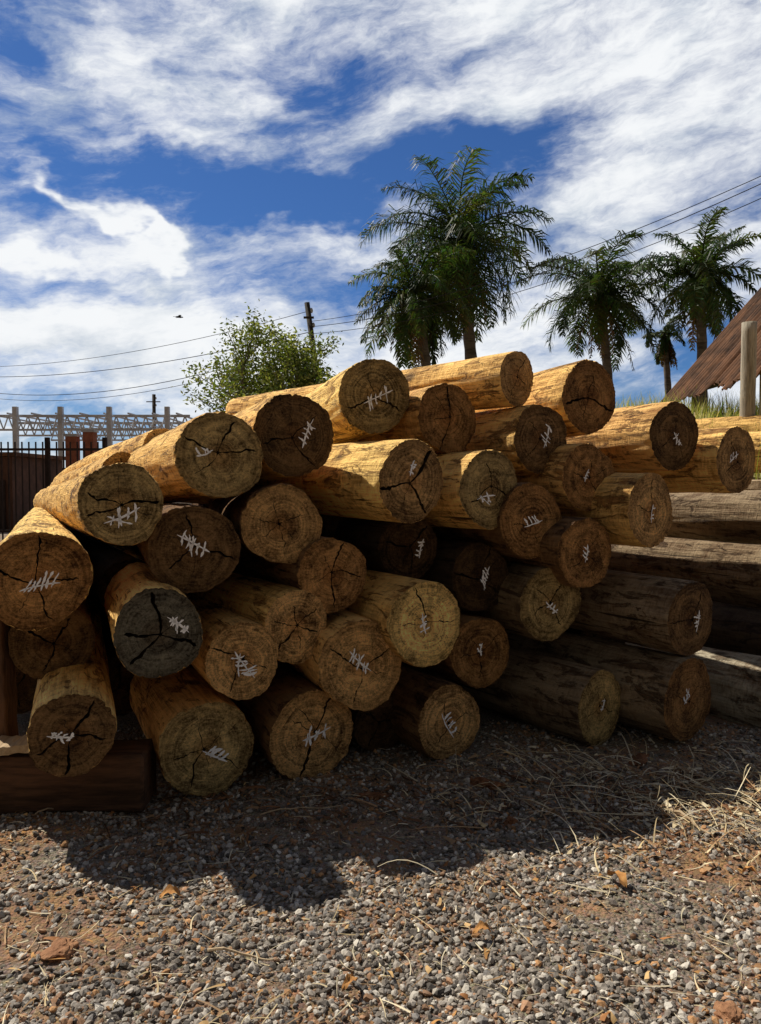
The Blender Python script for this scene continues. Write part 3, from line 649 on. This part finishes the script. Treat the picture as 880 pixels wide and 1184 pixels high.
# ---------------------------------------------------------------- palms
def palm(base, top, Lf, nf, seed, label, name='palm_tree', tr=.16, dead=8, w=.040, dl=66, lowp=-.75):
    rnd = random.Random(seed); root = empty(name, base, 0, label, 'palm tree', 'palms behind the log pile')
    h = top-Vector(base); mb = MB(); K = 26; pts = []; rr = []
    for k in range(K+1):
        tt = k/K; p = Vector((h.x*tt**1.4+.12*math.sin(tt*4), h.y*tt, h.z*tt)); pts.append(p); rr.append(tr*(1.25-.4*tt)*(1.06 if k % 2 else .96))
    mb.tube(pts, rr, 10); mb.build('trunk', M_ptrunk, root, True)
    c0 = pts[-1]
    def frond(mb, pitch, azi, L, bend, cols, dens_=dl, wd=w, leafl=.28):
        p = c0+Vector((0, 0, rnd.uniform(-.3, .15))); K = 14; pts = [p]; dirs = []
        for k in range(K):
            tt = (k+.5)/K; pt = max(-1.5, pitch-bend*tt**1.25); a2 = azi+.15*math.sin(tt*3+azi)
            d = Vector((math.cos(pt)*math.cos(a2), math.cos(pt)*math.sin(a2), math.sin(pt))); dirs.append(d); p = p+d*(L/K); pts.append(p)
        q = rnd.uniform(.7, 1.25); cc = rnd.choice(cols); cc = tuple(v*q for v in cc)
        mb.tube(pts, [.035*(1-.8*i/K) for i in range(K+1)], 4, False, tuple(v*1.3 for v in cc))
        for i in range(dens_):
            tt = .08+.92*(i+rnd.random())/dens_; f = min(K-1e-3, tt*K); k = int(f); u = f-k
            p = pts[k].lerp(pts[k+1], u); d = dirs[k]
            sd_ = d.cross(Vector((0, 0, 1)));
            if sd_.length < .05: sd_ = Vector((math.sin(azi), -math.cos(azi), 0))
            sd_.normalize(); upv = sd_.cross(d)
            ll = L*leafl*(math.sin(math.pi*min(1, .18+tt*.78))**.7)*rnd.uniform(.7, 1.1)
            for s in (-1, 1):
                e = (sd_*s*rnd.uniform(.6, 1)+d*rnd.uniform(.35, .9)+upv*rnd.uniform(-.5, .6)).normalized()
                m1 = p+e*ll*.5; e2 = (e+Vector((0, 0, -1))*rnd.uniform(.6, 1.5)).normalized(); m2 = m1+e2*ll*.55
                nrm = e.cross(upv).normalized()*wd*.5
                if rnd.random() < .5: nrm = (nrm+upv*wd*.35)
                c = tuple(v*rnd.uniform(.7, 1.3) for v in cc)
                mb.add([p-nrm*.6, p+nrm*.6, m1-nrm, m1+nrm, m2], [(0, 1, 3, 2), (2, 3, 4)], c)
    G1 = [(.046, .078, .024), (.064, .10, .031), (.034, .060, .020), (.095, .128, .040)]
    mb = MB()
    for i in range(nf):
        u = (i+.5)/nf; azi = i*2.39996+rnd.uniform(-.3, .3); pitch = 1.42+(lowp-1.42)*u**.9+rnd.uniform(-.14, .14)
        frond(mb, pitch, azi, L=Lf*rnd.uniform(.82, 1.1)*(1-.12*u), bend=rnd.uniform(1.0, 1.9), cols=G1)
    mb.build('crown', M_leaf, root, color=True)
    if dead:
        mb = MB()
        for i in range(dead): frond(mb, rnd.uniform(-1.25, -.9), rnd.uniform(0, 6.28), Lf*rnd.uniform(.55, .95), .5, [(.14, .10, .055), (.20, .14, .075), (.07, .07, .033)], 30, w, .18)
        mb.build('dead_fronds', M_leaf, root, color=True)
def gbase(px, D): p = P(px, 560, D); return Vector((p.x, D, 0))
palm(gbase(548, 25), P(534, 278, 25), 3.8, 40, 3, 'tallest palm with the widest crown rising above the pile', tr=.2, dead=12)
palm(gbase(500, 22.5), P(485, 342, 22.5), 2.5, 30, 5, 'lower palm tucked against the left of the tallest palm', dead=8)
palm(gbase(704, 26), P(697, 338, 26), 3.1, 30, 9, 'medium palm standing between the tallest and rightmost palms', lowp=-.5)
palm(gbase(804, 24), P(814, 318, 24), 2.5, 30, 12, 'rightmost palm, above the rusty roof edge', dead=10, lowp=-.6)
palm(gbase(770, 27), P(772, 388, 27), 1.2, 9, 15, 'small withered drooping palm between the two right palms', tr=.12, dead=14, lowp=-1.2)

# ---------------------------------------------------------------- leafy tree at left
def tree(base, H, spread, seed, label, nleaf):
    rnd = random.Random(seed); root = empty('leafy_tree', base, 0, label, 'tree'); mb = MB(); tips = []
    def grow(p, d, L, r, lv):
        pts = [p]; K = 5
        for k in range(K):
            d = (d+Vector((rnd.uniform(-1, 1), rnd.uniform(-1, 1), rnd.uniform(-.3, 1.0)))*.16).normalized(); p = p+d*L/K; pts.append(p)
        mb.tube(pts, [r*(1-.45*i/K) for i in range(K+1)], 6, True)
        if lv == 0: tips.append(pts[-1]); tips.append(pts[-3]); return
        nb = 4 if lv != 3 else 7
        for i in range(nb):
            a = 6.28*(i+rnd.uniform(-.3, .3))/nb; e = (d*rnd.uniform(.5, 1.1)+Vector((math.cos(a)*spread, math.sin(a)*spread, rnd.uniform(.1, .7)))*.85).normalized()
            grow(pts[rnd.choice((2, 3, 4, 5))], e, L*rnd.uniform(.55, .78), r*.55, lv-1)
    grow(Vector((0, 0, 0)), Vector((.0, 0, 1)), H*.52, H*.02, 3)
    mb.build('trunk', M_twood, root, True)
    lm = MB(); cols = [(.13, .17, .045), (.20, .235, .07), (.085, .12, .032), (.31, .31, .11)]
    for i in range(nleaf):
        c = rnd.choice(tips)+Vector((rnd.gauss(0, .16), rnd.gauss(0, .16), rnd.gauss(0, .15)))
        a = Vector((rnd.gauss(0, 1), rnd.gauss(0, 1), rnd.gauss(0, .7))).normalized(); b = a.cross(Vector((rnd.gauss(0, 1), rnd.gauss(0, 1), rnd.gauss(0, 1)))).normalized()
        l = rnd.uniform(.035, .08); cc = rnd.choice(cols); q = rnd.uniform(.7, 1.25)
        lm.add([c-a*l, c+b*l*.4, c+a*l, c-b*l*.4], [(0, 1, 2, 3)], tuple(v*q for v in cc))
    lm.build('crown', M_tleaf, root, color=True)
tree(gbase(322, 20), 4.75, 1.12, 21, 'airy yellow green tree left of the leaning utility pole', 17000)

# ---------------------------------------------------------------- utility poles and cables
def pole(basep, topp, r, label, lamp=False):
    root = empty('utility_pole', basep, 0, label, 'utility pole'); h = topp-basep; mb = MB()
    mb.tube([Vector((0, 0, 0)), h*.5, h], [r*1.3, r*1.1, r], 10); mb.build('shaft', M_pole, root, True)
    for k, zf in enumerate((.965, .90)):
        q = h*zf; mb = MB(); mb.tube([q+Vector((r+.02, 0, -.07)), q+Vector((r+.02, 0, .0)), q+Vector((r+.02, 0, .07))], [.03, .05, .025], 8); mb.build('insulator', M_steel, root)
    mb = MB(); mb.box(h*.93+Vector((0, -r-.03, 0)), (.3 if lamp else .9, .05, .06)); mb.build('crossarm', M_pole, root)
P1b, P1t = gbase(390, 22), P(355, 350, 22)
pole(P1b, P1t, .08, 'dark leaning utility pole beside the airy tree', True)
P2b, P2t = gbase(179, 48), P(178, 456, 48)
pole(P2b, P2t, .11, 'small distant utility pole over the steel truss roof')
def cable(a, b, sag, r, label):
    pts = [a.lerp(b, k/24)-Vector((0, 0, sag*4*(k/24)*(1-k/24))) for k in range(25)]
    mb = MB(); mb.tube(pts, r, 5); tag(mb.build('power_cable', M_cable), label, 'cable')
cable(P(990, 152, 13), P(356, 372, 22), .55, .008, 'topmost power cable crossing the right side of the sky')
cable(P(990, 160, 13), P(357, 378, 22), .60, .009, 'middle power cable crossing the right side of the sky')
cable(P(990, 178, 13), P(358, 386, 22), .62, .008, 'lowest power cable crossing the right side of the sky')
cable(P(356, 360, 22), P(-60, 424, 34), .5, .009, 'power cable running left from the top of the leaning pole')
cable(P(358, 384, 22), P(-60, 434, 34), .5, .012, 'thicker cable running left below the pole top')
cable(P(359, 396, 22), P(-60, 446, 34), .9, .012, 'sagging cable left of the airy tree')
cable(P(360, 404, 22), P(-60, 452, 34), .9, .009, 'lowest cable running left behind the airy tree')

# ---------------------------------------------------------------- bird
bp = P(207, 367, 26); rt = empty('bird', bp, .5, 'small dark bird gliding in the sky at left', 'bird'); mb = MB()
mb.tube([(-.13, 0, 0), (-.08, 0, .01), (0, 0, .015), (.07, 0, .012), (.10, 0, .02), (.13, 0, .015), (.15, 0, .01)], [.008, .025, .035, .028, .02, .018, .003], 10)
mb.add([(-.10, -.015, .01), (-.10, .015, .01), (-.2, .035, .01), (-.2, -.035, .01)], [(0, 1, 2, 3)])
mb.build('body', M_bird, rt, True)
for s in (-1, 1):
    mb = MB(); mb.add([(.05, s*.02, .02), (-.05, s*.02, .02), (.06, s*.12, .06), (-.03, s*.12, .06), (.0, s*.27, .03), (-.03, s*.26, .03)], [(0, 1, 3, 2), (2, 3, 5, 4)]); mb.build('wing', M_bird, rt)

# ---------------------------------------------------------------- steel truss roof frame, fence, far buildings (left)
D0 = 30; rt = empty('steel_roof_frame', (P(100, 560, D0).x, D0, 0), 0, 'light grey open steel truss roof frame beyond the fence', 'steel structure')
ox = P(100, 560, D0).x; zt = P(0, 481, D0).z; zb = P(0, 497, D0).z; x0 = P(-40, 0, D0).x-ox; x1 = P(215, 0, D0).x-ox
for yy, nm in ((0, 0), (3.5, 1), (7, 2)):
    mb = MB(); nb = 22
    mb.box(((x0+x1)/2, yy, zt), (x1-x0, .08, .10)); mb.box(((x0+x1)/2, yy, zb), (x1-x0, .08, .08))
    for k in range(nb):
        a = x0+(x1-x0)*k/nb; b = x0+(x1-x0)*(k+.5)/nb; c = x0+(x1-x0)*(k+1)/nb
        mb.tube([(a, yy, zb), (b, yy, zt)], .03, 4); mb.tube([(b, yy, zt), (c, yy, zb)], .03, 4)
    mb.build('roof_truss', M_steel, rt)
for px in (12, 65, 122, 190):
    X = P(px, 0, D0).x-ox; mb = MB(); mb.box((X, -.2, (zt+.35)/2), (.18, .18, zt+.35)); mb.build('column', M_steel, rt)
for k in range(9):
    X = x0+(x1-x0)*(k+.5)/9; mb = MB(); mb.box((X, 3.5, zt+.09), (.06, 7.4, .06)); mb.build('purlin', M_steel, rt)
Df = 15; fo = gbase(0, Df); rt = empty('metal_fence', fo, 0, 'dark metal bar fence at the left below the steel frame', 'fence')
fx = P(118, 0, Df).x-fo.x; z1 = P(0, 514, Df).z; mb = MB(); xx = -1.5
while xx < fx: mb.box((xx, 0, z1/2+.03), (.024, .024, z1+.05)); xx += .14
mb.build('bars', M_fence, rt)
for zz in (.25, z1-.1):
    mb = MB(); mb.box(((fx-1.5)/2, -.04, zz), (fx+1.5, .03, .05)); mb.build('rail', M_fence, rt)
for k in range(4):
    mb = MB(); mb.box((-1.4+(fx+1.3)*k/3, .09, z1/2+.05), (.08, .08, z1+.2)); mb.build('post', M_fence, rt)
def shed(px1, px2, ytop, D, mat, label, name, door=True):
    a = P(px1, ytop, D); b = P(px2, ytop, D); rt = empty(name, ((a.x+b.x)/2, D, 0), 0, label, 'building'); W = b.x-a.x; mb = MB()
    mb.box((0, 1.5, a.z/2), (W, 3, a.z)); mb.build('wall', mat, rt); mb = MB(); mb.box((0, 1.5, a.z+.06), (W+.3, 3.3, .1)); mb.build('roof', M_rust, rt)
    if door: mb = MB(); mb.box((W*.15, -.04, .65), (.8, .04, 1.3)); mb.build('door', M_fence, rt)
shed(-60, 14, 528, 19, M_shedw, 'low rusty brown shed behind the fence at the left edge', 'small_shed')
shed(34, 74, 545, 24, M_steel, 'low grey store building behind the fence', 'small_shed')
for px, yy, lb in ((84, 505, 'left red brick gate pillar past the fence'), (104, 500, 'right red brick gate pillar past the fence')):
    a = P(px, yy, 17); rt = empty('brick_pillar', (a.x, 17, 0), 0, lb, 'pillar'); mb = MB(); mb.box((0, 0, a.z/2), (.24, .24, a.z)); mb.build('shaft', M_brick, rt)
    mb = MB(); mb.box((0, 0, a.z+.03), (.3, .3, .06)); mb.build('cap', M_steel, rt)

# ---------------------------------------------------------------- rusty roof shed and post at right
A = P(768, 462, 11); B = P(905, 306, 11); rt = empty('rusty_lean_to', (A.x, 11, bank_h(A.x, 11)), 0, 'steep rusty corrugated roof of an old shed at the right edge', 'shed'); O = Vector(rt.location)
sl = (B-A); Ls = sl.length; sl.normalize(); nrm = Vector((-sl.z, 0, sl.x)); mb = MB(); nx = 240; nyy = 6; vs = []
RL = 3.0
rn = random.Random(5); ragged = [rn.uniform(-.05, .16) for _ in range(60)]; sheet = [rn.uniform(-.02, .02) for _ in range(60)]
for j in range(nyy+1):
    for i in range(nx+1):
        yy = -RL*i/nx; q = A-O+sl*(Ls*j/nyy)+Vector((0, yy, 0))+nrm*(.02*math.sin(i/nx*RL/.12*6.283)+sheet[i//20])
        if j == 0: q = q-sl*ragged[i//20]
        vs.append(q)
mb.add(vs, [(j*(nx+1)+i, j*(nx+1)+i+1, (j+1)*(nx+1)+i+1, (j+1)*(nx+1)+i) for j in range(nyy) for i in range(nx)])
mb.build('corrugated_roof', M_rust, rt, True)
for k in range(4):
    mb = MB(); q = A-O+sl*(Ls*(.05+.28*k))-nrm*.08; mb.tube([q+Vector((0, .2, 0)), q+Vector((0, -RL-.1, 0))], .045, 8); mb.build('batten', M_pole, rt, True)
for k in range(2):
    mb = MB(); q = A-O+sl*.3-nrm*.12+Vector((0, -.4-1.9*k, 0)); mb.tube([Vector((q.x, q.y, -.3)), q], .05, 8); mb.build('support_post', M_post, rt, True)
pt = P(866, 373, 7.4); pbz = bank_h(pt.x, 7.4); mb = MB(); rn = random.Random(2)
pts = [Vector((pt.x+.004*k/14, 7.4, pbz-.1+(pt.z-pbz+.1)*k/14)) for k in range(15)]
mb.tube(pts, [.072+rn.uniform(-.0015, .0015) for _ in pts], 14); tag(mb.build('wooden_post', M_post, smooth=True), 'weathered upright wooden post in front of the rusty roof', 'post')
def weeds(cnt, seed):
    rnd = random.Random(seed); mb = MB()
    for i in range(cnt):
        X = rnd.uniform(2.9, 6.6); Y = rnd.uniform(6.0, 11.5); z0 = bank_h(X, Y); L = rnd.uniform(.08, .40); a = rnd.uniform(0, 6.28); ln = rnd.uniform(.1, .6); w_ = rnd.uniform(.003, .009)
        d = Vector((math.cos(a), math.sin(a), 0)); s = Vector((-d.y, d.x, 0)); vs = []
        for k in range(4):
            tt = k/3; p = Vector((X, Y, z0))+Vector((0, 0, L*tt*(1-.25*ln*tt)))+d*(ln*L*tt*tt); vs += [p-s*w_*(1-tt*.9), p+s*w_*(1-tt*.9)]
        c = rnd.choice([(.30, .32, .09), (.50, .44, .18), (.19, .26, .06), (.62, .54, .27)])
        mb.add(vs, [(2*k, 2*k+1, 2*k+3, 2*k+2) for k in range(3)], c)
    tag(mb.build('weeds', M_tleaf, color=True), 'yellow green weeds and dry grass on the bank at right', 'weeds', kind='stuff')
weeds(7000, 4)
